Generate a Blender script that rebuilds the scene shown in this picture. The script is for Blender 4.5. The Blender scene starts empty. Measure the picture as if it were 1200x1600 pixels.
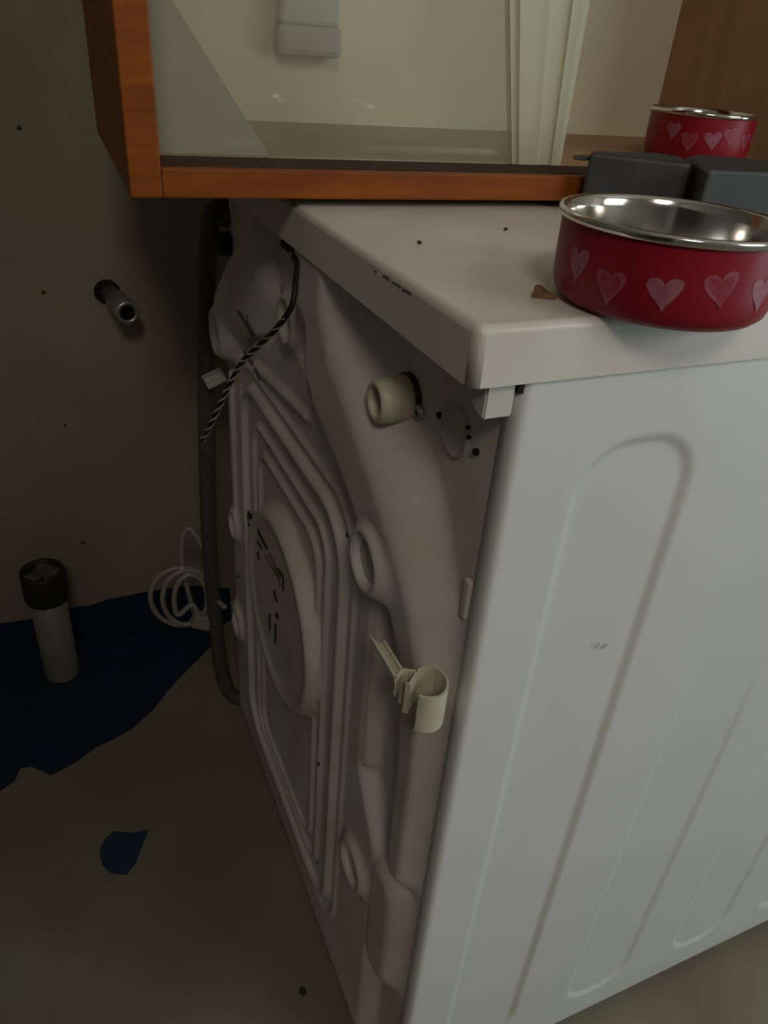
import bpy, bmesh, math, random
import numpy as np
from mathutils import Vector, Matrix
random.seed(7)
S = bpy.context.scene
COL = S.collection

# ------------------------------------------------------------------ camera
# x runs along the machine's side, y along its rear panel, z up (metres)
FPX = 1186.2
YAW, PITCH, ROLL = 0.4525, 0.5575, -0.0849
CAM = np.array([-0.2074, -0.2853, 0.9558])
fw = np.array([math.cos(PITCH)*math.sin(YAW), math.cos(PITCH)*math.cos(YAW), -math.sin(PITCH)])
r0 = np.array([math.cos(YAW), -math.sin(YAW), 0.0])
d0 = np.cross(fw, r0)
cr, sr = math.cos(ROLL), math.sin(ROLL)
RM = np.array([cr*r0 + sr*d0, -sr*r0 + cr*d0, fw])        # rows: right, down, forward
cd = bpy.data.cameras.new('camera')
cam = bpy.data.objects.new('camera', cd)
COL.objects.link(cam)
cd.sensor_width = 36.0
cd.lens = FPX/1600*36.0
cd.clip_start = 0.01
cam.matrix_world = Matrix(((RM[0][0], -RM[1][0], -RM[2][0], CAM[0]),
                           (RM[0][1], -RM[1][1], -RM[2][1], CAM[1]),
                           (RM[0][2], -RM[1][2], -RM[2][2], CAM[2]),
                           (0, 0, 0, 1)))
S.camera = cam

def at(px, py, axis, val):
    """survey helper: where the photo pixel (1200x1600) meets the plane x/y/z = val"""
    d = RM.T @ np.array([(px-600)/FPX, (py-800)/FPX, 1.0])
    return CAM + (val-CAM[axis])/d[axis]*d

# ------------------------------------------------------------------ world, light, exposure
S.view_settings.view_transform = 'Standard'
S.view_settings.look = 'None'
S.view_settings.exposure = 0.0
S.view_settings.gamma = 1.0
S.view_settings.use_curve_mapping = False
W = bpy.data.worlds.new('world'); S.world = W
W.use_nodes = True
W.node_tree.nodes['Background'].inputs[0].default_value = (0.55, 0.62, 0.70, 1)
W.node_tree.nodes['Background'].inputs[1].default_value = 0.25

def area(name, loc, target, sx, sy, power, col):
    l = bpy.data.lights.new(name, 'AREA'); l.shape = 'RECTANGLE'; l.size = sx; l.size_y = sy
    l.energy = power; l.color = col
    o = bpy.data.objects.new(name, l); COL.objects.link(o); o.location = loc
    o.rotation_euler = (Vector(target)-Vector(loc)).to_track_quat('-Z', 'Y').to_euler()
    return o
WIN_X, WIN_Y, WIN_Z = 1.45, -1.93, 1.75
area('unseen_window_light', (WIN_X, WIN_Y-0.05, WIN_Z), (WIN_X-.6, 1, WIN_Z-1.2), 1.2, 0.85, 17.5, (0.98, 0.98, 0.93))  # daylight of an assumed window, unseen behind the camera
area('added_cool_light', (2.36, -1.25, 0.62), (0.4, -0.1, 0.3), 0.55, 1.0, 14.0, (0.62, 0.90, 1.0))  # added unseen light, for the bluish tint on the lower side panel
area('added_warm_light', (-0.45, -1.25, 2.00), (0.1, 0.2, 0.7), 0.35, 0.35, 6.0, (1.0, 0.90, 0.77))  # added unseen lamp, rakes warm light across the rear panel

# ------------------------------------------------------------------ materials
def nt(name):
    m = bpy.data.materials.new(name); m.use_nodes = True
    return m, m.node_tree.nodes, m.node_tree.links, m.node_tree.nodes['Principled BSDF']

def mat(name, col, rough=0.5, metal=0.0, noise=0.0, scale=30.0, stretch=(1, 1, 1), col2=None, bump=0.0, spec=0.5, detail=4):
    m, n, l, b = nt(name)
    b.inputs['Roughness'].default_value = rough
    b.inputs['Metallic'].default_value = metal
    b.inputs['Specular IOR Level'].default_value = spec
    b.inputs['Base Color'].default_value = (*col, 1)
    if noise or bump or col2:
        tc = n.new('ShaderNodeTexCoord'); mp = n.new('ShaderNodeMapping')
        mp.inputs['Scale'].default_value = stretch
        l.new(tc.outputs['Object'], mp.inputs[0])
        tx = n.new('ShaderNodeTexNoise'); tx.inputs['Scale'].default_value = scale
        tx.inputs['Detail'].default_value = detail
        l.new(mp.outputs[0], tx.inputs[0])
        if noise or col2:
            c2 = col2 or tuple(c*(1-noise) for c in col)
            cr_ = n.new('ShaderNodeValToRGB')
            cr_.color_ramp.elements[0].position = 0.35; cr_.color_ramp.elements[1].position = 0.65
            cr_.color_ramp.elements[0].color = (*c2, 1); cr_.color_ramp.elements[1].color = (*col, 1)
            l.new(tx.outputs[0], cr_.inputs[0]); l.new(cr_.outputs[0], b.inputs['Base Color'])
        if bump:
            bp = n.new('ShaderNodeBump'); bp.inputs['Strength'].default_value = bump
            bp.inputs['Distance'].default_value = 0.002
            l.new(tx.outputs[0], bp.inputs['Height']); l.new(bp.outputs[0], b.inputs['Normal'])
    return m

M = {}
M['enamel'] = mat('white_enamel', (0.72, 0.73, 0.71), 0.32, col2=(0.69, 0.70, 0.68), scale=7)
M['rear'] = mat('dusty_white_enamel', (0.66, 0.65, 0.62), 0.45, col2=(0.55, 0.50, 0.44), scale=9, detail=6)
M['lid'] = mat('white_laminate', (0.74, 0.71, 0.66), 0.34, col2=(0.68, 0.63, 0.57), scale=12, detail=6)
M['plastic'] = mat('ivory_plastic', (0.60, 0.57, 0.44), 0.5, noise=0.12, scale=60)
M['plastic_white'] = mat('white_plastic', (0.62, 0.61, 0.56), 0.45, noise=0.08, scale=50)
M['cap'] = mat('pale_grey_plastic', (0.50, 0.48, 0.44), 0.5, noise=0.15, scale=80)
M['black'] = mat('black_rubber', (0.012, 0.012, 0.012), 0.6, noise=0.3, scale=60)
M['hole'] = mat('dark_hole', (0.004, 0.004, 0.004), 0.9, noise=0.2)
M['ink'] = mat('black_ink', (0.015, 0.015, 0.015), 0.6, noise=0.3, scale=200)
M['inkgrey'] = mat('worn_grey_ink', (0.16, 0.15, 0.14), 0.6, noise=0.3, scale=200)
M['steel'] = mat('polished_steel', (0.80, 0.78, 0.74), 0.13, 1.0, noise=0.05, scale=40, bump=0.02)
M['chrome'] = mat('dull_chrome', (0.52, 0.50, 0.45), 0.34, 0.85, noise=0.2, scale=80)
M['red'] = mat('matt_red_enamel', (0.30, 0.006, 0.022), 0.42, col2=(0.25, 0.004, 0.017), scale=25, spec=0.4)
M['heart'] = mat('brushed_pink_paint', (0.33, 0.085, 0.12), 0.5, col2=(0.27, 0.035, 0.06), scale=220, detail=3)
M['heart2'] = mat('pale_pink_paint', (0.36, 0.12, 0.16), 0.5, col2=(0.31, 0.075, 0.115), scale=260, detail=3)
M['charcoal'] = mat('charcoal_plastic', (0.052, 0.055, 0.060), 0.55, noise=0.2, scale=40)
M['wood'] = mat('orange_varnished_wood', (0.30, 0.078, 0.007), 0.5, col2=(0.20, 0.050, 0.005), spec=0.25, scale=14, stretch=(1, 1, 9), detail=6)
M['wood_h'] = mat('orange_varnished_wood_rail', (0.30, 0.078, 0.007), 0.5, col2=(0.20, 0.048, 0.005), spec=0.25, scale=10, stretch=(1.2, 9, 9), detail=6)
M['brown'] = mat('brown_veneer', (0.42, 0.24, 0.12), 0.5, col2=(0.35, 0.195, 0.095), scale=8, stretch=(6, 6, 1))
M['track'] = mat('dark_brown_track', (0.070, 0.034, 0.018), 0.7, noise=0.3, scale=30, spec=0.12)
M['backing'] = mat('pale_painted_board', (0.80, 0.76, 0.58), 0.6, noise=0.06, scale=6)
M['shade_tone'] = mat('shade_sheet', (0.44, 0.42, 0.34), 0.7, noise=0.06, scale=12)  # tone of the sheet that stands for the diagonal shade
M['reflstrip'] = mat('cream_reflected_strips', (0.80, 0.79, 0.60), 0.35, noise=0.05, scale=20)  # cream strips standing for stripes reflected in the pane
M['plaster'] = mat('dun_plaster', (0.30, 0.265, 0.195), 0.9, col2=(0.25, 0.215, 0.16), scale=5, detail=8, bump=0.15)
M['plasterleft'] = mat('grey_plaster', (0.20, 0.19, 0.165), 0.9, noise=0.1, scale=4)
M['wallfar'] = mat('beige_wall', (0.55, 0.52, 0.46), 0.9, noise=0.06, scale=4)
M['ceiling'] = mat('ceiling_paint', (0.70, 0.68, 0.63), 0.9, noise=0.04, scale=4)
M['floor'] = mat('bare_screed', (0.235, 0.215, 0.155), 0.85, col2=(0.19, 0.155, 0.11), scale=6, detail=8, bump=0.15)
M['blue'] = mat('blue_membrane', (0.006, 0.020, 0.060), 0.6, col2=(0.004, 0.013, 0.040), scale=14, detail=6, bump=0.2)
M['bluelight'] = mat('blue_brushed_paint', (0.014, 0.045, 0.105), 0.65, col2=(0.009, 0.030, 0.075), scale=30, detail=6)
M['pvc'] = mat('pale_pvc', (0.23, 0.215, 0.17), 0.45, noise=0.15, scale=25)
M['hose'] = mat('grey_hose', (0.085, 0.082, 0.075), 0.6, noise=0.25, scale=60)
M['cord'] = mat('white_cord', (0.32, 0.305, 0.26), 0.45, noise=0.1, scale=60)
M['strand'] = mat('pale_thread', (0.45, 0.43, 0.38), 0.7, noise=0.2, scale=200)
M['kibble'] = mat('brown_crumb', (0.24, 0.13, 0.065), 0.8, noise=0.4, scale=300)
M['dirt'] = mat('dark_dirt', (0.05, 0.035, 0.025), 0.9, noise=0.4, scale=300)
M['glasspane'] = None
def translucent(m, k):
    n, l = m.node_tree.nodes, m.node_tree.links
    tr = n.new('ShaderNodeBsdfTransparent'); tr.inputs[0].default_value = (0.97, 0.98, 0.93, 1)
    mx = n.new('ShaderNodeMixShader'); mx.inputs[0].default_value = k
    l.new(n['Principled BSDF'].outputs[0], mx.inputs[1]); l.new(tr.outputs[0], mx.inputs[2])
    l.new(mx.outputs[0], n['Material Output'].inputs[0])
translucent(M['reflstrip'], 0.5)
def glass_mat():
    m, n, l, b = nt('dusty_glass')
    b.inputs['Base Color'].default_value = (0.62, 0.62, 0.50, 1); b.inputs['Roughness'].default_value = 0.6
    out = n['Material Output']
    tr = n.new('ShaderNodeBsdfTransparent'); tr.inputs[0].default_value = (0.985, 0.99, 0.97, 1)
    gl = n.new('ShaderNodeBsdfGlossy'); gl.inputs['Roughness'].default_value = 0.03
    mx = n.new('ShaderNodeMixShader'); mx2 = n.new('ShaderNodeMixShader')
    fr = n.new('ShaderNodeFresnel'); fr.inputs[0].default_value = 1.45
    tc = n.new('ShaderNodeTexCoord'); tx = n.new('ShaderNodeTexNoise'); tx.inputs['Scale'].default_value = 5
    mr = n.new('ShaderNodeMapRange'); mr.inputs[3].default_value = 0.13; mr.inputs[4].default_value = 0.17
    l.new(tc.outputs['Object'], tx.inputs[0]); l.new(tx.outputs[0], mr.inputs[0])
    l.new(mr.outputs[0], mx.inputs[0]); l.new(tr.outputs[0], mx.inputs[1]); l.new(b.outputs[0], mx.inputs[2])
    l.new(fr.outputs[0], mx2.inputs[0]); l.new(mx.outputs[0], mx2.inputs[1]); l.new(gl.outputs[0], mx2.inputs[2])
    l.new(mx2.outputs[0], out.inputs[0])
    return m
M['glasspane'] = glass_mat()

# ------------------------------------------------------------------ mesh helpers
def link(name, me, m, parent=None, smooth=False, label=None):
    o = bpy.data.objects.new(name, me); COL.objects.link(o)
    if m is not None: me.materials.append(m)
    if smooth:
        for f in me.polygons: f.use_smooth = True
    if parent: o.parent = parent
    if label: o['label'] = label
    return o

def from_bm(name, bm, m, parent=None, smooth=False, label=None):
    me = bpy.data.meshes.new(name); bm.normal_update(); bm.to_mesh(me); bm.free()
    return link(name, me, m, parent, smooth, label)

def tag(o, label, cat, group=None):
    o['label'] = label; o['category'] = cat
    if group: o['group'] = group
    return o

def thing(name, label, cat, loc=(0, 0, 0), group=None):
    o = bpy.data.objects.new(name, None); COL.objects.link(o)
    o.location = loc; o.empty_display_size = 0.05
    return tag(o, label, cat, group)

def local(o, parent):
    """keep a part where it was built in world space"""
    o.parent = parent
    wm = Matrix.Translation(parent.location)
    p = parent
    while p.parent:
        p = p.parent; wm = Matrix.Translation(p.location) @ wm
    o.matrix_parent_inverse = wm.inverted()
    return o

def add_box(bm, x0, x1, y0, y1, z0, z1, bevel=0.0, seg=2):
    r = bmesh.ops.create_cube(bm, size=1.0)
    for v in r['verts']:
        v.co = Vector(((x0+x1)/2 + v.co.x*(x1-x0), (y0+y1)/2 + v.co.y*(y1-y0), (z0+z1)/2 + v.co.z*(z1-z0)))
    if bevel:
        es = list({e for v in r['verts'] for e in v.link_edges})
        bmesh.ops.bevel(bm, geom=es, offset=bevel, segments=seg, profile=0.5, affect='EDGES')

def box(name, x0, x1, y0, y1, z0, z1, m, parent=None, bevel=0.0, seg=2, label=None):
    bm = bmesh.new(); add_box(bm, x0, x1, y0, y1, z0, z1, bevel, seg)
    return from_bm(name, bm, m, parent, False, label)

def frames(pts):
    pts = [Vector(p) for p in pts]; T = []
    for i in range(len(pts)):
        a = pts[max(i-1, 0)]; b = pts[min(i+1, len(pts)-1)]; T.append((b-a).normalized())
    up = Vector((0, 0, 1)) if abs(T[0].z) < 0.9 else Vector((1, 0, 0))
    N = [(up - T[0]*up.dot(T[0])).normalized()]
    for i in range(1, len(pts)):
        v = N[-1] - T[i]*N[-1].dot(T[i]); N.append(v.normalized())
    return pts, T, N

def add_tube(bm, pts, rad, seg=10, cap=True):
    pts, T, N = frames(pts); rings = []
    for i, p in enumerate(pts):
        B = T[i].cross(N[i]); rr = rad(i/(len(pts)-1)) if callable(rad) else rad
        rings.append([bm.verts.new(p + (N[i]*math.cos(2*math.pi*k/seg) + B*math.sin(2*math.pi*k/seg))*rr) for k in range(seg)])
    for a, b in zip(rings, rings[1:]):
        for k in range(seg):
            bm.faces.new((a[k], a[(k+1) % seg], b[(k+1) % seg], b[k]))
    if cap:
        bm.faces.new(rings[0][::-1]); bm.faces.new(rings[-1])

def spline(ctrl, n=60):
    P = [Vector(c) for c in ctrl]; P = [P[0]*2-P[1]] + P + [P[-1]*2-P[-2]]; out = []
    segs = len(P)-3; per = max(2, n//segs)
    for i in range(segs):
        a, b, c, d = P[i:i+4]
        for k in range(per):
            t = k/per
            out.append(0.5*((2*b) + (c-a)*t + (2*a-5*b+4*c-d)*t*t + (3*b-a-3*c+d)*t**3))
    out.append(P[-2]); return out

def tube(name, ctrl, rad, m, parent=None, n=60, seg=10, label=None):
    bm = bmesh.new(); add_tube(bm, spline(ctrl, n), rad, seg)
    return from_bm(name, bm, m, parent, True, label)

def add_lathe(bm, prof, mtx=Matrix.Identity(4), seg=48):
    """prof: (radius, height) pairs; radius 0 closes to a point"""
    rings = []
    for r, h in prof:
        if r < 1e-6: rings.append([bm.verts.new(mtx @ Vector((0, 0, h)))])
        else: rings.append([bm.verts.new(mtx @ Vector((r*math.cos(2*math.pi*k/seg), r*math.sin(2*math.pi*k/seg), h))) for k in range(seg)])
    for a, b in zip(rings, rings[1:]):
        for k in range(seg):
            k2 = (k+1) % seg
            if len(a) == 1 and len(b) == 1: continue
            if len(a) == 1: bm.faces.new((a[0], b[k2], b[k]))
            elif len(b) == 1: bm.faces.new((a[k], a[k2], b[0]))
            else: bm.faces.new((a[k], a[k2], b[k2], b[k]))

def axis_mtx(loc, direction):
    return Matrix.Translation(Vector(loc)) @ Vector(direction).normalized().to_track_quat('Z', 'Y').to_matrix().to_4x4()

def lathe(name, prof, mtx, m, parent=None, seg=48, smooth=True, label=None):
    bm = bmesh.new(); add_lathe(bm, prof, mtx, seg)
    bmesh.ops.recalc_face_normals(bm, faces=bm.faces)
    return from_bm(name, bm, m, parent, smooth, label)

def prism(name, outline, z0, z1, m, parent=None, bevel=0.0, label=None, seg=2):
    bm = bmesh.new()
    lo = [bm.verts.new((x, y, z0)) for x, y in outline]; hi = [bm.verts.new((x, y, z1)) for x, y in outline]
    bm.faces.new(lo[::-1]); bm.faces.new(hi); n = len(lo)
    for i in range(n): bm.faces.new((lo[i], lo[(i+1) % n], hi[(i+1) % n], hi[i]))
    bmesh.ops.recalc_face_normals(bm, faces=bm.faces)
    if bevel:
        bmesh.ops.bevel(bm, geom=[e for e in bm.edges], offset=bevel, segments=seg, profile=0.5, affect='EDGES')
    return from_bm(name, bm, m, parent, False, label)

def grid_mesh(name, P, m, parent=None, flip=False):
    """P: (rows, cols, 3) array of points -> one smooth sheet"""
    r, c, _ = P.shape
    idx = np.arange(r*c).reshape(r, c)
    q = np.stack([idx[:-1, :-1], idx[:-1, 1:], idx[1:, 1:], idx[1:, :-1]], -1).reshape(-1, 4)
    if flip: q = q[:, ::-1]
    me = bpy.data.meshes.new(name)
    me.from_pydata(P.reshape(-1, 3).tolist(), [], q.tolist())
    me.update()
    return link(name, me, m, parent, True)

def sstep(x):
    x = np.clip(x, 0, 1); return x*x*(3-2*x)

def seg_dist(U, Z, pts):
    """distance to a polyline and the running fraction of each vertex interval"""
    best = np.full(U.shape, 9.0); par = np.zeros(U.shape)
    for i, (a, b) in enumerate(zip(pts, pts[1:])):
        dx, dz = b[0]-a[0], b[1]-a[1]; L2 = dx*dx+dz*dz
        t = np.clip(((U-a[0])*dx + (Z-a[1])*dz)/L2, 0, 1)
        d = np.hypot(U-a[0]-t*dx, Z-a[1]-t*dz)
        k = d < best; best[k] = d[k]; par[k] = (i+t)[k]
    return best, par

def inside(U, Z, poly):
    res = np.zeros(U.shape, bool); n = len(poly)
    for i in range(n):
        x1, y1 = poly[i]; x2, y2 = poly[(i+1) % n]
        if y1 == y2: continue
        c = ((y1 > Z) != (y2 > Z)) & (U < (x2-x1)*(Z-y1)/(y2-y1)+x1)
        res ^= c
    return res

def rrect(U, Z, u0, u1, z0, z1, r):
    """signed distance to a rounded rectangle (negative inside)"""
    qx = np.abs(U-(u0+u1)/2)-(u1-u0)/2+r; qz = np.abs(Z-(z0+z1)/2)-(z1-z0)/2+r
    return np.hypot(np.maximum(qx, 0), np.maximum(qz, 0)) + np.minimum(np.maximum(qx, qz), 0) - r

# ------------------------------------------------------------------ the room
def struct(o):
    o['kind'] = 'structure'; return o
WS = -0.0892                                             # slope of the tap wall in the machine's frame
def wall_y(x): return 0.827 + WS*x
floor = struct(box('floor', -0.95, 2.4, -2.1, 1.3, -0.05, 0.0, M['floor']))
bm = bmesh.new()
pts = [(-0.95, wall_y(-0.95)), (2.4, wall_y(2.4)), (2.4, wall_y(2.4)+0.1), (-0.95, wall_y(-0.95)+0.1)]
lo = [bm.verts.new((x, y, 0)) for x, y in pts]; hi = [bm.verts.new((x, y, 2.4)) for x, y in pts]
bm.faces.new(lo[::-1]); bm.faces.new(hi)
for i in range(4): bm.faces.new((lo[i], lo[(i+1) % 4], hi[(i+1) % 4], hi[i]))
wall_back = struct(from_bm('wall_back', bm, M['plaster']))
struct(box('wall_left', -1.0, -0.95, -2.1, 1.3, 0, 2.4, M['plasterleft']))
struct(box('wall_right', 2.4, 2.45, -2.1, 1.3, 0, 2.4, M['wallfar']))
struct(box('ceiling', -1.0, 2.45, -2.1, 1.3, 2.4, 2.45, M['ceiling']))
bm = bmesh.new()                                         # wall behind the camera with an assumed, unseen window opening
wx0, wx1, wz0, wz1 = WIN_X-0.6, WIN_X+0.6, WIN_Z-0.43, WIN_Z+0.43
add_box(bm, -0.95, wx0, -2.1, -1.95, 0, 2.4); add_box(bm, wx1, 2.4, -2.1, -1.95, 0, 2.4)
add_box(bm, wx0, wx1, -2.1, -1.95, 0, wz0); add_box(bm, wx0, wx1, -2.1, -1.95, wz1, 2.4)
struct(from_bm('wall_front', bm, M['wallfar']))
bm = bmesh.new()
for a in ((wx0, wx0+.04, wz0, wz1), (wx1-.04, wx1, wz0, wz1), (wx0, wx1, wz0, wz0+.04), (wx0, wx1, wz1-.04, wz1), (WIN_X-.02, WIN_X+.02, wz0, wz1)):
    add_box(bm, a[0], a[1], -1.965, -1.935, a[2], a[3])
struct(from_bm('unseen_window', bm, M['plastic_white']))

bm = bmesh.new()                                         # added unseen door frame around the cool side light
for y0, y1, z0, z1 in ((-1.60, -1.54, 0, 2.0), (-0.96, -0.90, 0, 2.0), (-1.54, -0.96, 1.14, 1.22), (-1.54, -0.96, 0, 0.10), (-1.54, -0.96, 1.94, 2.0)):
    add_box(bm, 2.355, 2.40, y0, y1, z0, z1)
struct(from_bm('added_door', bm, M['plastic_white']))

struct(box('added_shade_wall', -0.95, -0.37, -0.60, -0.50, 0, 1.32, M['plasterleft']))   # added unseen partition, keeps the warm lamp off the left corner

# blue waterproofing: turned up the wall and brushed over the floor
def wl(px, py):                                          # photo pixel -> point on the tap wall
    d = RM.T @ np.array([(px-600)/FPX, (py-800)/FPX, 1.0])
    t = (wall_y(0) - CAM[1] + WS*CAM[0])/(d[1]-WS*d[0]); return CAM+t*d
edge = [(372, 965), (330, 1010), (300, 1040), (272, 1068), (240, 1108), (205, 1140), (172, 1158), (150, 1168), (120, 1190), (80, 1212), (50, 1198), (32, 1200), (22, 1222), (0, 1236)]
fe = [at(x, y, 2, 0.0)[:2] for x, y in edge]
fe[0] = np.array([0.02, wall_y(0.02)-0.003])
out = [(0.03, wall_y(0.03)-0.001)] + [tuple(p) for p in fe] + [(-0.62, 0.53), (-0.94, 0.55), (-0.94, wall_y(-0.94)-0.001)]
prism('blue_coat', out, 0.0, 0.0012, M['blue'], floor, label='dark blue waterproofing coat brushed over the floor')
bm = bmesh.new()
top = [(-0.94, 0.05), (-0.55, 0.045)] + [(float(wl(x, y)[0]), float(wl(x, y)[2])) for x, y in ((0, 974), (56, 966), (120, 948), (140, 946), (170, 936), (232, 924), (290, 915))] + [(0.03, 0.075)]
f = [bm.verts.new((x, wall_y(x)-0.0015, 0.001)) for x, z in top]; g = [bm.verts.new((x, wall_y(x)-0.0015, z)) for x, z in top]
h_ = [bm.verts.new((x, wall_y(x)+0.0005, z)) for x, z in top]
for i in range(len(top)-1):
    bm.faces.new((f[i], f[i+1], g[i+1], g[i])); bm.faces.new((g[i], g[i+1], h_[i+1], h_[i]))
from_bm('blue_upstand', bm, M['blue'], wall_back, label='dark blue waterproofing coat along the foot of the wall')
pp = [at(x, y, 2, 0.0)[:2] for x, y in ((232, 1297), (205, 1302), (180, 1299), (165, 1310), (155, 1330), (160, 1352), (172, 1364), (198, 1368), (212, 1348))]
o = prism('paint_patch', [tuple(p) for p in pp], 0.0, 0.0010, M['bluelight'])
tag(o, 'small torn-edged dark blue patch alone on the bare floor', 'patch')

# screw holes and stains left in the tap wall: shallow dark pits
for px, py, r in ((102, 665, .0025), (30, 200, .003), (68, 457, .0028), (130, 848, .003)):
    w = wl(px, py)
    lathe('screw_hole', [(0, 0.0012), (r*0.6, 0.001), (r, 0.0)], axis_mtx((w[0], w[1], w[2]), (WS, -1, 0)), M['dirt'], wall_back, 10)

# ------------------------------------------------------------------ washing machine
WD, DP, ZB, ZT = 0.600, 0.580, 0.0196, 0.8185            # width (y), depth (x), bottom and top of the case
wm = thing('washing_machine', 'white front loading washing machine turned to show its rear and side, red bowls on top', 'washing machine', (0, 0, 0))

# side panel with three pressed upright recesses
vs = np.concatenate([np.linspace(0.006, 0.46, 230), np.linspace(0.465, DP-0.004, 30)]); zs = np.linspace(ZB, ZT, 330)
V, Z = np.meshgrid(vs, zs)
dep = np.zeros_like(V)
for a, b, zt in ((0.049, 0.131, 0.776), (0.203, 0.282, 0.776), (0.352, 0.431, 0.776), (0.49, 0.55, 0.776)):
    dd = rrect(V, Z, a, b, 0.064, zt, 0.034)
    deep = 0.0036 if a < .1 else 0.0024*sstep((0.66-Z)/0.30)        # the farther pressings fade out toward the top
    dep = np.maximum(dep, deep*sstep(0.5-dd/0.0085))
P = np.stack([V, dep, Z], -1)
# folded rear corner: the sheet wraps round onto the back
cor = []
for k in range(6):
    a = math.pi/2*k/5; cor.append((0.006-0.006*math.sin(a), 0.006-0.006*math.cos(a)))
fold = [(0.0, 0.013), (0.004, 0.0135)]
prof = (cor + fold)[::-1][:-1] if False else list(reversed(cor[1:] + fold))
PF = np.array([[(x, y, z) for x, y in prof] for z in zs])
P = np.concatenate([PF, P], 1)
side = grid_mesh('side_panel', P, M['enamel'], wm, flip=False)
# rear panel
us = np.linspace(0.0125, WD-0.0125, 196); zs2 = np.linspace(0.030, ZT+0.0012, 262)
U, Z = np.meshgrid(us, zs2)
UC = 0.325
def mir(pts): return [(2*UC-u, z) for u, z in pts]
inner = [(.292, .84), (.292, .73), (.262, .708), (.205, .69), (.150, .662), (.118, .628), (.110, .600), (.109, .548), (.109, .415), (.066, .355), (.060, .02)]
inner_far = mir(inner[:4] + [(.105, .622), (.082, .600), (.063, .548), (.060, .40), (.060, .02)])
poly = inner + inner_far[::-1]
ins = inside(U, Z, poly)
d_in, _ = seg_dist(U, Z, inner); d_in2, _ = seg_dist(U, Z, inner_far); d_in = np.minimum(d_in, d_in2)
sgn = np.where(ins, d_in, -d_in)
plate = 0.016*sstep(0.5+sgn/0.02)
cen = [(.242, .85), (.240, .775), (.205, .738), (.150, .712), (.100, .680), (.062, .640), (.044, .59), (.038, .50), (.036, .385)]
wid = [.046, .046, .040, .034, .030, .025, .020, .016, .016]
band = np.zeros_like(U)
for pl in (cen, mir(cen)):
    d, par = seg_dist(U, Z, pl)
    w = np.interp(par, range(len(wid)), wid)
    soft = np.where(ins, 0.020, np.interp(par, range(len(wid)), [.014, .03, .04, .042, .034, .026, .02, .018, .018]))
    hh = np.interp(par, range(len(wid)), [.030, .030, .030, .030, .029, .024, .018, .016, .016])
    band = np.maximum(band, hh*sstep(1-(d-w*0.55)/(w*0.45+soft)))
    # lower block under the band
    bl = [(.052 if pl is cen else 2*UC-.052, .330), (.050 if pl is cen else 2*UC-.050, .225)]
    d, _ = seg_dist(U, Z, bl); band = np.maximum(band, 0.017*sstep((0.044-d)/0.030))
p = np.maximum(plate, band)
# pressed dished well between bands at the top
def ring(cu, cz, r, w, hgt, sx=1.0):
    d = np.abs(np.hypot((U-cu)*sx, Z-cz)-r); return hgt*np.exp(-(d/w)**2)
def rib(pts, w, hgt):
    d, _ = seg_dist(U, Z, pts); return hgt*sstep((w*1.6-d)/(w*1.2))
def rr_rib(u0, u1, z0, z1, r, w, hgt):
    d = np.abs(rrect(U, Z, u0, u1, z0, z1, r)); return hgt*sstep((w*1.6-d)/(w*1.2))
bump = np.zeros_like(U)
bump = np.maximum(bump, rr_rib(.167, .483, .115, .632, .05, .0055, .0065))
bump = np.maximum(bump, rr_rib(.206, .444, .140, .600, .03, .0035, .004))
bump = np.maximum(bump, rr_rib(.228, .422, .158, .575, .03, .0035, .004))
bump = np.maximum(bump, rr_rib(.148, .502, .098, .652, .055, .003, .003))
for pl in ([(.109, .615), (.109, .425)],):
    bump = np.maximum(bump, np.maximum(rib(pl, .0035, .005), rib(mir(pl), .0035, .005)))
bump = np.maximum(bump, rib([(.268, .682), (.430, .664)], .0045, .005))
dd = np.hypot(U-.322, Z-.432)
disc = 0.013*sstep((0.120-dd)/0.013) + 0.003*np.exp(-((dd-.104)/.009)**2)
bosses = [(.101, .650, .022), (.104, .292, .023), (.316, .748, .019), (.538, .664, .024), (.550, .232, .024), (.545, .40, .018)]
for cu, cz, r in bosses:
    lev = float(p[np.argmin(abs(zs2-cz)), np.argmin(abs(us-cu))]) + .002
    d = np.hypot(U-cu, Z-cz); k_ = sstep((r+.016-d)/.012); p = p*(1-k_) + lev*k_
    p = p + ring(cu, cz, r, .0045, .0060)
    d = np.hypot(U-cu, Z-cz); p = p - 0.0035*sstep((r-0.003-d)/0.006)
d = rrect(U, Z, .246, .280, .700, .772, .008); p = p - 0.010*sstep(0.5-d/0.012)
p = p + np.where(dd < .14, np.maximum(disc, bump), bump)*sstep((Z-.03)/.03)
# the pressing dies out toward the rim that screws to the case
rimf = sstep((U-.0125)/.018)*sstep((WD-.0125-U)/.018)*sstep((Z-.030)/.012)
p = p*rimf
X = -p
P = np.stack([X, U, Z], -1)
RP = P.copy()
rear = grid_mesh('rear_panel', P, M['rear'], wm, flip=False)
def rear_x(u, z):
    j = np.argmin(abs(us-u)); i = np.argmin(abs(zs2-z)); return float(X[i, j])
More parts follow.
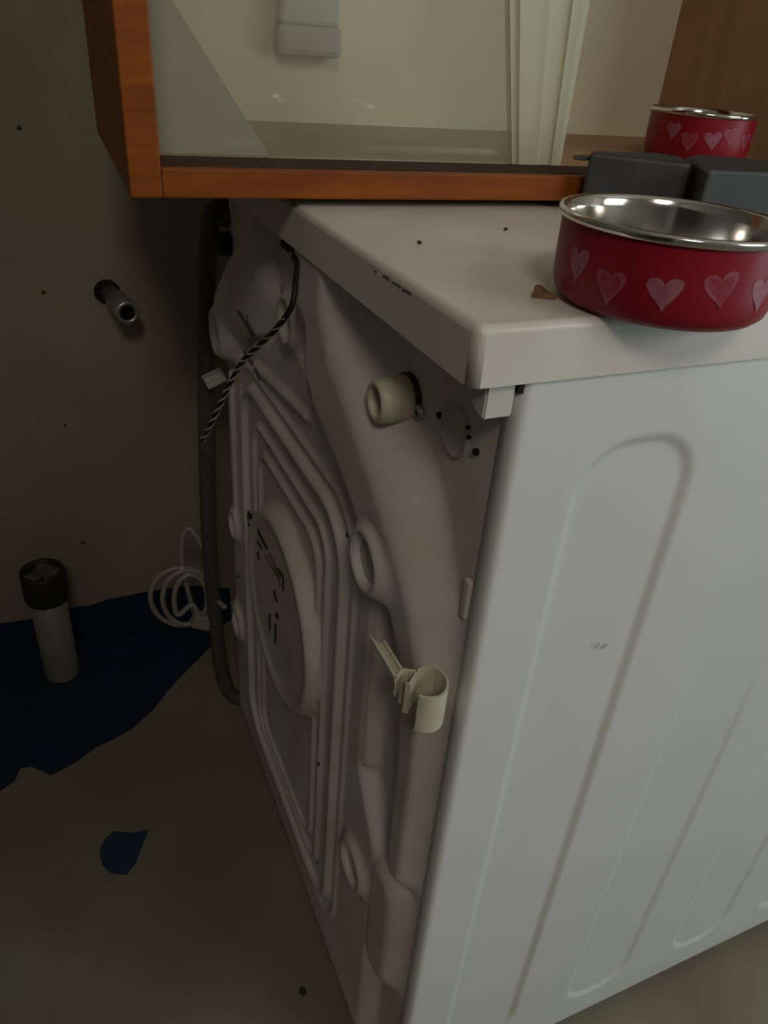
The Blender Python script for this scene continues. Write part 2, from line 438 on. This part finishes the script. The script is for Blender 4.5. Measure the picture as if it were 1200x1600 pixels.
# rest of the case
box('side_panel', 0.0, DP-0.004, WD-0.012, WD, ZB, ZT, M['enamel'], wm)
box('front_panel', DP-0.012, DP, 0.002, WD-0.002, ZB, ZT, M['enamel'], wm, .004)
lathe('door', [(0.0, 0.055), (0.10, 0.05), (0.135, 0.03), (0.165, 0.028), (0.175, 0.0)], axis_mtx((DP, 0.30, 0.44), (1, 0, 0)), M['plastic_white'], wm)
box('base_plate', 0.006, DP-0.014, 0.014, WD-0.014, 0.0305, 0.040, M['black'], wm)
for fx, fy in ((0.05, 0.05), (0.05, WD-0.05), (DP-0.06, 0.05), (DP-0.06, WD-0.05)):
    lathe('foot', [(0, 0), (0.022, 0), (0.024, 0.008), (0.016, 0.014), (0.012, 0.031)], Matrix.Translation((fx, fy, 0.0)), M['black'], wm, 20)
# lid
bm = bmesh.new(); add_box(bm, -0.0315, DP+0.004, -0.003, WD+0.003, 0.8200, 0.850)
es = [e for e in bm.edges if abs(e.verts[0].co.z-e.verts[1].co.z) > 0.01]
bmesh.ops.bevel(bm, geom=es, offset=0.0055, segments=4, profile=0.5, affect='EDGES')
es = [e for e in bm.edges if e.verts[0].co.z > 0.849 and e.verts[1].co.z > 0.849]
bmesh.ops.bevel(bm, geom=es, offset=0.0045, segments=4, profile=0.5, affect='EDGES')
lid = from_bm('lid', bm, M['lid'], wm)
for f in lid.data.polygons: f.use_smooth = f.area < 0.003 and len(f.vertices) < 6 and min(f.normal.z, 1) < .999 and max(abs(f.normal.x), abs(f.normal.y)) < .999
# white wedge-shaped bracket under the near corner of the lid
bm = bmesh.new()
q0 = [(-0.024, 0.003, 0.8205), (-0.024, 0.045, 0.8205), (-0.024, 0.003, 0.7995), (-0.024, 0.020, 0.8040)]
a = [bm.verts.new(v) for v in ((-.0185, .002, .8200), (-.0185, .05, .8200), (-.0185, .008, .8015), (-.0185, .002, .8005))]
b = [bm.verts.new((-.002, v.co.y, v.co.z)) for v in a]
bm.faces.new(a); bm.faces.new(b[::-1])
for i in range(4): bm.faces.new((a[i], b[i], b[(i+1) % 4], a[(i+1) % 4]))
bmesh.ops.recalc_face_normals(bm, faces=bm.faces)
bmesh.ops.bevel(bm, geom=list(bm.edges), offset=0.001, segments=2, affect='EDGES')
from_bm('lid_bracket', bm, M['plastic_white'], wm)
box('fixing_slot', -0.0012, 0.002, 0.0012, 0.006, 0.8130, 0.8180, M['hole'], wm)

# water inlet: threaded ivory stub with its screw
iv_y, iv_z = 0.118, 0.7607
inlet = lathe('inlet_valve', [(0.0, 0.010), (0.0088, 0.010), (0.0092, 0.0235), (0.0105, 0.0250), (0.0125, 0.0248), (0.0140, 0.0230), (0.0146, 0.0185), (0.0148, 0.0120), (0.0144, 0.0105), (0.0150, 0.0090), (0.0154, 0.0030), (0.0155, -0.004)],
      axis_mtx((0, iv_y, iv_z), (-1, 0, 0)), M['plastic'], wm, 48)
o = lathe('gasket', [(0.0150, 0.003), (0.0168, 0.003), (0.0172, -0.004)], axis_mtx((-0.0003, iv_y-0.0012, iv_z+0.0006), (-1, 0, 0)), M['black'], wm, 36)
o = lathe('screw', [(0, 0.0016), (0.0022, 0.0016), (0.0022, 0.003), (0.0046, 0.0032), (0.0055, 0.0015), (0.0055, -0.003)], axis_mtx((-0.001, 0.1000, 0.7590), (-1, 0, 0)), M['chrome'], wm, 20)
# blanked second inlet: shallow round plug in a pressed ring, small fixing holes beside it
lathe('blanking_plug', [(0.0, 0.0006), (0.0138, 0.0006), (0.0148, 0.0018), (0.0156, 0.0018), (0.0163, -0.002)], axis_mtx((-0.0005, 0.0555, 0.7675), (-1, 0, 0)), M['cap'], wm, 40)
for yy, zz, r in ((0.0755, 0.768, .0022), (0.0305, 0.7665, .0022), (0.0425, 0.7755, .0014), (0.0405, 0.7705, .0014)):
    lathe('fixing_hole', [(0, 0.0022), (r*.9, 0.0022), (r, 0.001), (r, -0.002)], axis_mtx((0, yy, zz), (-1, 0, 0)), M['hole'], wm, 10)
# round plugs of the pressed bosses
for cu, cz, r in bosses[:5]:
    lathe('transit_plug', [(0.0, 0.003), (r*.30, 0.003), (r*.34, 0.0015), (r*.60, 0.0012), (r*.66, 0.0035), (r*.74, 0.0035), (r*.8, -0.003)],
          axis_mtx((rear_x(cu, cz), cu, cz), (-1, 0, 0)), M['cap'], wm, 28)
# small tab pressed up beside the case edge
pt = (0.022, 0.682)
box('case_tab', -0.0028, 0.002, 0.0135, 0.020, 0.660, 0.688, M['rear'], wm, 0.0015)
# bits of dirt and pin holes on the rear panel
for px, py, r in ((421, 696, .0028), (543, 836, .0022), (503, 1192, .0024), (430, 1253, .0024), (497, 1347, .002)):
    w = at(px, py, 0, -0.022)
    if 0.02 < w[1] < 0.58 and 0.04 < w[2] < 0.8:
        xx = rear_x(w[1], w[2]); w = at(px, py, 0, xx)
        lathe('pin_hole', [(0, 0.0010), (r*.8, 0.0008), (r, -0.001)], axis_mtx((rear_x(w[1], w[2]), w[1], w[2]), (-1, 0, 0)), M['dirt'], wm, 9)

# hose clip: ivory plastic strip with a split hoop, drawn as a plan profile and extruded upward
def ribbon(bm, pts, th, z0, z1):
    pts = [Vector((x, y)) for x, y in pts]; L, R_ = [], []
    for i in range(len(pts)):
        t = (pts[min(i+1, len(pts)-1)]-pts[max(i-1, 0)]).normalized(); n_ = Vector((-t.y, t.x))*th/2
        L.append(pts[i]+n_); R_.append(pts[i]-n_)
    ring_ = L + R_[::-1]
    lo = [bm.verts.new((q.x, q.y, z0)) for q in ring_]; hi = [bm.verts.new((q.x, q.y, z1)) for q in ring_]
    m_ = len(L); n = len(ring_)
    for i in range(m_-1):
        bm.faces.new((lo[i], lo[i+1], lo[n-2-i], lo[n-1-i])); bm.faces.new((hi[i], hi[n-1-i], hi[n-2-i], hi[i+1]))
    for i in range(n): bm.faces.new((lo[i], hi[i], hi[(i+1) % n], lo[(i+1) % n]))
ZC = 0.613
A_ = at(600, 1000, 2, ZC); B_ = at(628, 1045, 2, ZC); C_ = at(580, 994, 2, ZC); D_ = at(619, 1059, 2, ZC)
E_ = at(640, 1069, 2, ZC); F_ = at(652, 1048, 2, ZC); G_ = at(635, 1066, 2, ZC)
HC = at(661, 1064, 2, ZC); HR = 0.0158
bm = bmesh.new()                                         # flat channel strip with raised edges
fl = [A_, B_, D_, C_]
lo = [bm.verts.new((q[0], q[1], ZC-.0045)) for q in fl]; hi = [bm.verts.new((q[0], q[1], ZC-.0030)) for q in fl]
bm.faces.new(lo[::-1]); bm.faces.new(hi)
for i in range(4): bm.faces.new((lo[i], lo[(i+1) % 4], hi[(i+1) % 4], hi[i]))
ribbon(bm, [A_[:2], B_[:2]], 0.0014, ZC-.0045, ZC)
ribbon(bm, [C_[:2], D_[:2]], 0.0014, ZC-.0045, ZC)
ribbon(bm, [D_[:2], (D_+B_)[:2]/2, B_[:2]], 0.0014, ZC-0.016, ZC)
ribbon(bm, [B_[:2], (B_+F_)[:2]/2, F_[:2]], 0.0016, ZC-0.030, ZC)
ribbon(bm, [F_[:2], E_[:2], G_[:2]], 0.0017, ZC-0.026, ZC)
bmesh.ops.recalc_face_normals(bm, faces=bm.faces)
clip_strip = from_bm('hose_clip', bm, M['plastic'], wm)
bm = bmesh.new()
a0 = math.atan2(F_[1]-HC[1], F_[0]-HC[0])
e_ = at(655, 1086, 2, ZC)-HC; e0 = math.atan2(e_[1], e_[0])
span = (a0-e0) % (2*math.pi)
r_a = math.hypot(F_[0]-HC[0], F_[1]-HC[1]); r_e = math.hypot(e_[0], e_[1])
hpts = []
for k in range(49):
    f_ = k/48; rr_ = HR + (r_a-HR)*max(0, 1-f_*4) + (r_e-HR)*max(0, f_*4-3)
    hpts.append((HC[0]+rr_*math.cos(a0-span*f_), HC[1]+rr_*math.sin(a0-span*f_)))
ribbon(bm, hpts, 0.0016, ZC-0.031, ZC)
bmesh.ops.recalc_face_normals(bm, faces=bm.faces)
hoop = from_bm('hoop', bm, M['plastic'], clip_strip)

# printed marks on the rear disc: thin ink shapes lying on the metal
def on_panel(px, py):
    x = -0.02
    for _ in range(6):
        w_ = at(px, py, 0, x); x = rear_x(w_[1], w_[2])
    return at(px, py, 0, x-0.0009)
def ink(name, polys, m, x):
    bm = bmesh.new()
    for poly_ in polys:
        n = len(poly_)//2
        Lp = [on_panel(*q) for q in poly_[:n]]; Rp = [on_panel(*q) for q in poly_[n:]][::-1]
        f0 = [bm.verts.new(v) for v in Lp]; f1 = [bm.verts.new(v) for v in Rp]
        for i in range(n-1): bm.faces.new((f0[i], f0[i+1], f1[i+1], f1[i]))
    bmesh.ops.recalc_face_normals(bm, faces=bm.faces)
    return from_bm(name, bm, m, wm)
def stroke(pts, w):
    dense = []
    for a, b in zip(pts, pts[1:]):
        k = max(1, int(math.hypot(b[0]-a[0], b[1]-a[1])/5)); dense += [(a[0]+(b[0]-a[0])*i/k, a[1]+(b[1]-a[1])*i/k) for i in range(k)]
    pts = dense + [pts[-1]]
    out_l, out_r = [], []
    for i in range(len(pts)):
        a = np.array(pts[max(i-1, 0)], float); b = np.array(pts[min(i+1, len(pts)-1)], float); t = (b-a)/np.linalg.norm(b-a)
        n_ = np.array([-t[1], t[0]])*w/2; out_l.append(np.array(pts[i])+n_); out_r.append(np.array(pts[i])-n_)
    return [tuple(v) for v in out_l + out_r[::-1]]
xd = rear_x(.345, .44) - 0.0003
ink('printed_arrow', [stroke([(387, 798), (398, 820), (417, 858)], 3.2), stroke([(387, 798), (387, 816)], 2.2), stroke([(387, 816), (397, 836), (409, 858)], 2.6),
                      stroke([(390, 806), (400, 826), (411, 848)], 1.6), stroke([(434, 888), (442, 902), (442, 923)], 2.2)], M['ink'], xd)
ink('printed_shaft', [stroke([(414, 868), (426, 888), (436, 905)], 1.5), stroke([(419, 864), (430, 884), (438, 902)], 1.5), stroke([(402, 862), (404, 874)], 3),
                      stroke([(428, 886), (436, 906), (438, 918)], 1.5)], M['inkgrey'], xd)
for wd_ in ([stroke([(391, 895), (395, 907)], 3.5), stroke([(371, 899), (373, 903)], 3), stroke([(428, 922), (430, 934), (433, 940)], 2.6), stroke([(402, 920), (406, 928)], 2.6),
                      stroke([(431, 958), (434, 967)], 3.6), stroke([(421, 958), (421, 985)], 2), stroke([(430, 975), (430, 1005)], 2.4)]):
    ink('printed_word', [wd_], M['ink'], xd)
xm = rear_x(.43, .70) - 0.0003
ink('printed_cross', [stroke([(371, 485), (382, 503), (396, 526)], 4.5), stroke([(380, 548), (392, 566), (399, 576)], 3.5), stroke([(399, 576), (405, 594)], 2.5),
                      stroke([(385, 492), (388, 502)], 2.5)], M['inkgrey'], xm)
# dark scuff along the lid's rear edge
bm = bmesh.new()
for (x0, y0), (x1, y1), w in (((598, 431), (608, 438), 2.4), ((612, 441), (626, 450), 2.0), ((628, 452), (642, 461), 2.6), ((584, 423), (588, 427), 1.5)):
    q = [at(a_, b_, 0, -0.0319) for a_, b_ in stroke([(x0, y0), ((x0+x1)/2+1, (y0+y1)/2-1), (x1, y1)], w)]
    f0 = [bm.verts.new(v) for v in q]; bm.faces.new(f0)
from_bm('scuff_mark', bm, M['dirt'], wm)
w = [at(x, y, 1, -0.0004) for x, y in ((938, 1012), (948, 1004), (950, 1008), (941, 1015))]
bm = bmesh.new(); bm.faces.new([bm.verts.new(v) for v in w]); from_bm('scuff_mark', bm, M['cap'], wm)

# braided lead hanging from under the lid
wire_px = [(452, 384, -.022), (463, 402, -.030), (462, 440, -.040), (455, 480, -.046), (430, 515, -.050), (402, 542, -.054), (378, 566, -.060), (360, 598, -.066), (345, 630, -.072), (330, 662, -.078), (316, 688, -.082)]
wpts = spline([at(x, y, 0, v) for x, y, v in wire_px], 90)
bm = bmesh.new(); add_tube(bm, wpts, 0.0021, 8)
lead = from_bm('braided_lead', bm, M['black'], wm, True)
bm = bmesh.new()
P_, T_, N_ = frames(wpts)
for ph in (0, math.pi):
    hp = []
    for i in range(len(P_)*4-3):
        f_ = i/4; a = int(f_); t = f_-a; b = min(a+1, len(P_)-1)
        pos = P_[a].lerp(P_[b], t); n_ = N_[a]; b_ = T_[a].cross(n_); ang = ph + f_*0.72
        hp.append(pos + (n_*math.cos(ang)+b_*math.sin(ang))*0.0019)
    s0 = int(len(hp)*.34)
    add_tube(bm, hp[s0:], lambda t: 0.0006+0.0007*t, 5)
o = from_bm('pale_strand', bm, M['strand'], lead, True)
bm = bmesh.new()
for px, py, r in ((443, 381, .006), (450, 386, .007), (462, 402, .008), (468, 406, .006)):
    w = at(px, py, 0, -0.024); m_ = Matrix.Translation(w) @ Matrix.Diagonal((.6, 1, .8, 1))
    bmesh.ops.create_icosphere(bm, subdivisions=1, radius=r*0.8, matrix=m_)
from_bm('lead_grommet', bm, M['black'], wm, True)

# grey drain hose: hooked over the far rear corner and down to the floor
hp = [at(362, 352, 1, .598), at(362, 330, 1, .606), at(352, 318, 1, .612), at(338, 328, 1, .615), at(329, 350, 1, .617), at(325, 400, 1, .620), at(323, 470, 1, .622), at(323, 560, 1, .624), at(323, 700, 1, .626),
      at(327, 850, 1, .628), at(336, 960, 1, .628), at(345, 1040, 1, .622), at(362, 1085, 1, .606), at(385, 1118, 1, .590)]
hp[-1][2] = 0.014; hp[-1][0] = 0.02; hp[-2][2] = max(hp[-2][2], 0.016)
bm = bmesh.new(); sp = spline(hp, 230)
add_tube(bm, sp, lambda t: 0.0110 + 0.0007*math.cos(t*2*math.pi*115), 12)
hose = from_bm('drain_hose', bm, M['hose'], wm, True)
w = at(352, 385, 1, .592)
box('hose_tie', w[0]-.008, w[0]+.008, .588, .604, w[2]-.010, w[2]+.014, M['black'], hose, .002)
w = at(333, 590, 1, .600)
bm = bmesh.new(); add_box(bm, w[0]-.012, w[0]+.014, .588, .606, w[2]-.007, w[2]+.007, .002)
bmesh.ops.rotate(bm, cent=w, matrix=Matrix.Rotation(-.4, 3, 'Y'), verts=bm.verts)
from_bm('hose_saddle', bm, M['plastic_white'], hose)

# white mains cord tied in a coil, hanging behind the machine
yc = 0.655
def cp(px, py, dy=0.0): return at(px, py, 1, yc+dy)
ctrl = [at(352, 950, 1, .60), cp(330, 925, -.01), cp(326, 885, 0)]
ctrl += [cp(318, 860, 0), cp(300, 829, .004), cp(288, 832, .006), cp(284, 860, .006), cp(288, 900, .003)]
for (cx, cy, rx, ry, n0, n1, dy) in ((285, 932, 50, 45, -60, 300, 0.0), (292, 934, 38, 42, -60, 300, -.008), (298, 936, 26, 38, -60, 260, -.016)):
    for a in range(n0, n1, 40):
        t = math.radians(-a); ctrl.append(cp(cx+rx*math.cos(t), cy+ry*math.sin(t), dy-0.00002*a))
ctrl += [cp(300, 945, -.02), cp(310, 962, -.02)]
cord = tube('mains_cord', ctrl, 0.0040, M['cord'], wm, 420, 8)
w = cp(316, 970, -.02)
bm = bmesh.new(); add_box(bm, -.016, .016, -.010, .010, -.012, .013, .004)
bmesh.ops.rotate(bm, cent=(0, 0, 0), matrix=Matrix.Rotation(.5, 3, 'Y'), verts=bm.verts); bmesh.ops.translate(bm, vec=w, verts=bm.verts)
plug = from_bm('plug', bm, M['cord'], cord)
w2 = cp(288, 892, -.008)
tube('cord_tie', [cp(283, 886, -.006), cp(287, 895, -.010), cp(291, 905, -.008)], 0.0032, M['plastic_white'], cord, 12, 8)

# ------------------------------------------------------------------ wooden cabinet standing on the lid
CO = Vector((-0.1439, 0.2587, 0.8557)); CTH = 0.0401
cabm = Matrix.Translation(CO) @ Matrix.Rotation(-CTH, 4, 'Z')
cab = thing('wooden_cabinet', 'orange-brown wooden open cabinet with a sliding glass pane, standing on the washing machine', 'cabinet', CO)
cab.rotation_euler = (0, 0, -CTH)
CW, CDP, CH, TK = 0.675, 0.335, 0.560, 0.0205             # width, depth, height, board thickness
box('side_board', 0, TK, 0, CDP, 0, CH, M['wood'], cab, .0012)
box('side_board', CW-TK, CW, 0, CDP, 0, CH, M['brown'], cab, .0012)
box('bottom_rail', TK, CW-TK, 0, 0.010, 0, 0.0182, M['wood_h'], cab, .0012)
box('bottom_board', TK, CW-TK, 0.010, CDP-.008, 0.002, 0.0180, M['brown'], cab)
box('door_track', TK, CW-TK, 0.009, 0.053, 0.0170, 0.0186, M['track'], cab)
box('top_board', TK, CW-TK, 0, CDP-.008, CH-.0215, CH, M['wood_h'], cab, .0012)
box('back_board', TK, CW-TK, CDP-.020, CDP-.008, 0.0180, CH-.0215, M['backing'], cab)
for fx, fy in ((0.16, 0.05), (0.16, 0.28), (0.62, 0.05), (0.62, 0.28)):
    lathe('foot', [(0, -0.0057), (0.012, -0.0057), (0.012, 0.0022), (0, 0.0022)], Matrix.Translation((fx, fy, 0)), M['black'], cab, 16)
# sliding glass pane with cream strips imitating reflected stripes at its edge
pb = 0.055
pane = box('glass_pane', TK-.002, 0.356, pb, pb+0.004, 0.0188, CH-.022, M['glasspane'], cab)
bm = bmesh.new()
def edge_a(f, z):                                        # the strip flares a little toward its top
    return (0.309 - 0.20*(z-.019))*(1-f) + 0.356*f
for f0, f1, dz in ((0, .10, .001), (.10, .50, .004), (.50, .76, .0015), (.76, .93, .004), (.93, 1, .001)):
    zz = (.0190, CH-.023); vv = []
    for yy in (pb-.001-dz, pb+.006):
        for z_ in zz:
            for f in (f0, f1): vv.append(bm.verts.new((edge_a(f, z_), yy, z_)))
    for q in ((0, 1, 3, 2), (4, 6, 7, 5), (0, 4, 5, 1), (2, 3, 7, 6), (0, 2, 6, 4), (1, 5, 7, 3)): bm.faces.new([vv[i] for i in q])
bmesh.ops.recalc_face_normals(bm, faces=bm.faces)
from_bm('reflected_strips', bm, M['reflstrip'], pane)
# grey sheet behind the glass, imitating a diagonal shade across the pane
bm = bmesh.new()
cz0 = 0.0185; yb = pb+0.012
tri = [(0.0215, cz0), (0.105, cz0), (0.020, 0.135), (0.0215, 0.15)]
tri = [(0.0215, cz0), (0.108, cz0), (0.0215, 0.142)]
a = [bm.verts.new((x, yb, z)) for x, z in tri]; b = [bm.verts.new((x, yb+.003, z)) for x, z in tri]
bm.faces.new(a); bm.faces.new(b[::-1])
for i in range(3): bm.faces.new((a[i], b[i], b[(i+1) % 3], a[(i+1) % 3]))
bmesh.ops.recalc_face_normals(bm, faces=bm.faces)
shade = from_bm('shade_sheet', bm, M['shade_tone'])
shade.matrix_world = cabm
tag(shade, 'diagonal shade across the left of the glass pane, modelled as a grey sheet', 'shade')
# white box on the cabinet's back board
so = bpy.data.objects.new('wall_box', None); COL.objects.link(so); so.matrix_world = cabm @ Matrix.Translation((0.205, CDP-.020, 0.08))
tag(so, 'small white box fixed to the back of the cabinet, seen through the glass', 'box')
box('cover', -.030, .030, -.022, 0, .024, .075, M['plastic_white'], so, .004)
box('lower_shade', -.033, .033, -.024, 0, -.002, .025, M['cap'], so, .006)  # grey part puts the shade on the box's lower half into its colour

# ------------------------------------------------------------------ red bowls
def make_bowl(R, H, loc, label, hearts):
    t = thing('pet_bowl', label, 'bowl', loc, 'red heart pet bowls')
    Ro = R*0.965
    lathe('outer_shell', [(0, 0.0012), (R*.74, 0.0012), (R*.80, 0), (R*.87, .0010), (R*.925, .0040), (R*.955, .0095), (Ro, .018), (Ro*1.003, H-.003)], Matrix.Identity(4), M['red'], t, 96)
    lathe('steel_liner', [(Ro*1.0, H-.0045), (R*1.005, H-.0035), (R*1.012, H-.0015), (R*1.0, H), (R*.97, H+.0002), (R*.945, H-.0015), (R*.925, H-.006), (R*.90, .016), (R*.86, .0085), (R*.78, .005), (R*.6, .004), (0, .004)],
          Matrix.Identity(4), M['steel'], t, 96)
    for ang, zc, wd, ht, tilt, solid in hearts:
        o = heart_mesh(Ro, ang, zc, wd, ht, tilt, solid, t)
    return t
def heart_outline(n=40):
    out = []
    for k in range(n):
        a = 2*math.pi*k/n
        x = 16*math.sin(a)**3; y = 13*math.cos(a)-5*math.cos(2*a)-2*math.cos(3*a)-math.cos(4*a)
        out.append((x/17, y/17))
    return out
def heart_mesh(R, ang, zc, wd, ht, tilt, solid, parent):
    bm = bmesh.new(); ol = heart_outline()
    def put(s, t_, lift):
        s = s*(0.90 + 0.14*t_); t_ = t_*1.10
        c, s_ = math.cos(tilt), math.sin(tilt)
        u = (s*c - t_*s_)*wd/2; z = zc + (s*s_ + t_*c)*ht/2
        u += 0.14*max(0, t_)*s*wd                             # hand-painted, the right lobe rides wider
        th = ang + u/R
        return ((R+lift)*math.cos(th), (R+lift)*math.sin(th), z)
    L = 0.00018
    levels = [1.0, 0.72, 0.45, 0.2]
    rings = []
    for lv in levels:
        rings.append([bm.verts.new(put(x*lv, y*lv - 0.02*(1-lv), L)) for x, y in ol])
    n = len(ol)
    last = len(levels)-1 if solid else 1
    for a, b in list(zip(rings, rings[1:]))[:last]:
        for i in range(n): bm.faces.new((a[i], a[(i+1) % n], b[(i+1) % n], b[i]))
    if solid: bm.faces.new(rings[-1])
    else:
        for v in [v for r_ in rings[2:] for v in r_]: bm.verts.remove(v)
    bmesh.ops.recalc_face_normals(bm, faces=bm.faces)
    h = from_bm('heart', bm, M['heart2'] if solid else M['heart'], parent, True)
    if not solid:
        bm = bmesh.new(); c0 = bm.verts.new(put(0, -.05, L*.7)); rr_ = [bm.verts.new(put(x*.74, y*.74, L*.7)) for x, y in ol]
        for i in range(n): bm.faces.new((c0, rr_[i], rr_[(i+1) % n]))
        bmesh.ops.recalc_face_normals(bm, faces=bm.faces)
        M.setdefault('heartdark', mat('thin_pink_wash', (0.29, 0.02, 0.04), 0.45, col2=(0.31, 0.045, 0.07), scale=260))
        from_bm('heart_wash', bm, M['heartdark'], h, True)
    return h
rad = math.radians
B1 = (0.082, 0.0133, 0.8503)
hs = [(rad(-179), .0215, .0145, .0185, .05, True), (rad(-157), .0165, .0155, .0180, .05, False), (rad(-131), .0185, .0165, .0165, .12, True), (rad(-105.5), .0225, .0165, .0180, .25, False), (rad(-80), .020, .0150, .018, .1, True)]
hs += [(rad(-80+26*k), .020, .0155, .018, .1, k % 2 == 0) for k in range(1, 9)]
make_bowl(0.0562, 0.0428, B1, 'red pet bowl with pink hearts at the near edge of the washing machine lid', hs)
B2 = (0.4125, 0.3545, 0.8739)
hs2 = [(rad(-162), .0270, .0150, .0175, 0, True), (rad(-142), .0200, .0160, .0185, .05, False), (rad(-118), .0225, .0165, .018, .15, True), (rad(-99), .027, .015, .017, .2, False)]
hs2 += [(rad(-99+25*k), .022, .0155, .018, .1, k % 2 == 0) for k in range(1, 8)]
make_bowl(0.0514, 0.0442, B2, 'red pet bowl with pink hearts inside the cabinet, behind the charcoal tray', hs2)

# ------------------------------------------------------------------ charcoal two-lobed tray block between bowls
ZG = 0.8935
g = thing('charcoal_block', 'charcoal grey two-lobed plastic block standing on the lid between the two red bowls', 'block', (0.25, 0.19, 0.850))
lob1 = [(.189, .229), (.242, .1835), (.249, .184), (.268, .214), (.262, .2375), (.200, .240)]
lob2 = [(.238, .156), (.300, .1475), (.345, .150), (.345, .215), (.300, .236), (.274, .219), (.256, .185)]
local(prism('lobe', lob1, .850, ZG, M['charcoal'], bevel=.0028), g)
local(prism('lobe', lob2, .850, ZG, M['charcoal'], bevel=.0028), g)
local(prism('rim', [(.181, .238), (.190, .231), (.200, .2405), (.190, .243)], ZG-.0065, ZG-.0035, M['charcoal'], bevel=.0008), g)

# ------------------------------------------------------------------ wall stub and waste pipe
w0 = wl(173, 459); w1 = at(200, 490, 1, float(w0[1])-0.075)
ax = Vector(w1-w0).normalized()
tap = thing('water_outlet', 'chrome water outlet stub sticking out of the dark plaster wall', 'pipe stub', w0)
L_ = (Vector(w1)-Vector(w0)).length
local(lathe('stub', [(0.0125, -0.02), (0.0125, L_*.35), (0.0155, L_*.38), (0.0155, L_*.75), (0.0165, L_*.78), (0.0165, L_-.002), (0.0150, L_), (0.0105, L_), (0.0100, L_-.004), (0.0095, L_-.03), (0, L_-.03)],
      axis_mtx(w0, ax), M['chrome'], None, 32), tap)
local(lathe('bore', [(0.0085, L_-.002), (0.0092, L_-.0295), (0, L_-.0292)], axis_mtx(w0, ax), M['hole'], None, 24), tap)
hb = lathe('wall_hole', [(0, 0.0012), (0.0165, 0.0012), (0.018, 0.0)], axis_mtx((w0[0]-.004, wall_y(w0[0]-.004), w0[2]+.002), (WS, -1, 0)), M['hole'], wall_back, 24)

px_, py_ = -0.271, 0.781
pipe = thing('waste_pipe', 'pale plastic waste pipe rising from the blue floor, black rubber collar on top', 'pipe', (px_, py_, 0))
lathe('tube', [(0.0275, 0.0), (0.0275, 0.20), (0.0250, 0.20), (0.0250, 0.05), (0, 0.05)], Matrix.Identity(4), M['pvc'], pipe, 40)
lathe('rubber_collar', [(0.0278, 0.160), (0.0315, 0.162), (0.0330, 0.170), (0.0330, 0.212), (0.0320, 0.2155), (0.0270, 0.2155), (0.0262, 0.205), (0.0255, 0.15)], Matrix.Identity(4), M['black'], pipe, 40)
bm = bmesh.new()
random.seed(3)
n = 14; c0 = bm.verts.new((0, 0, 0.203)); rg = []
for k in range(n):
    a = 2*math.pi*k/n; rg.append(bm.verts.new((.0262*math.cos(a), .0262*math.sin(a), 0.208+random.uniform(-.006, .006))))
for k in range(n):
    if k in (9, 10): continue
    bm.faces.new((c0, rg[k], rg[(k+1) % n]))
from_bm('torn_seal', bm, M['hose'], pipe)

# ------------------------------------------------------------------ crumbs and specks
w = at(848, 464, 2, 0.8503)
bm = bmesh.new()
v = [bm.verts.new(q) for q in ((-.0062, -.0022, 0), (.0066, -.0030, 0), (.0050, .0035, 0), (-.0040, .0030, 0), (-.0052, -.001, .0058), (-.002, .0022, .0056), (.0058, -.001, .0016))]
bmesh.ops.convex_hull(bm, input=bm.verts)
c = from_bm('kibble_crumb', bm, M['kibble']); c.location = w; c.rotation_euler = (0, 0, -.45)
tag(c, 'brown wedge-shaped crumb on the lid left of the near red bowl', 'crumb')
for px, py, z, r, lab in ((655, 381, .8500, .0016, 'tiny dark speck near the left of the white lid'), (790, 360, .8500, .0016, 'tiny dark speck near the middle of the white lid, by the cabinet'),
                          (473, 1551, .0, .0045, 'dark speck on the bare floor at the foot of the washing machine')):
    w = at(px, py, 2, z); bm = bmesh.new(); bmesh.ops.create_icosphere(bm, subdivisions=1, radius=r, matrix=Matrix.Diagonal((1, 1.2, .7, 1)))
    c = from_bm('speck', bm, M['dirt']); c.location = (w[0], w[1], z+r*.6); tag(c, lab, 'speck')
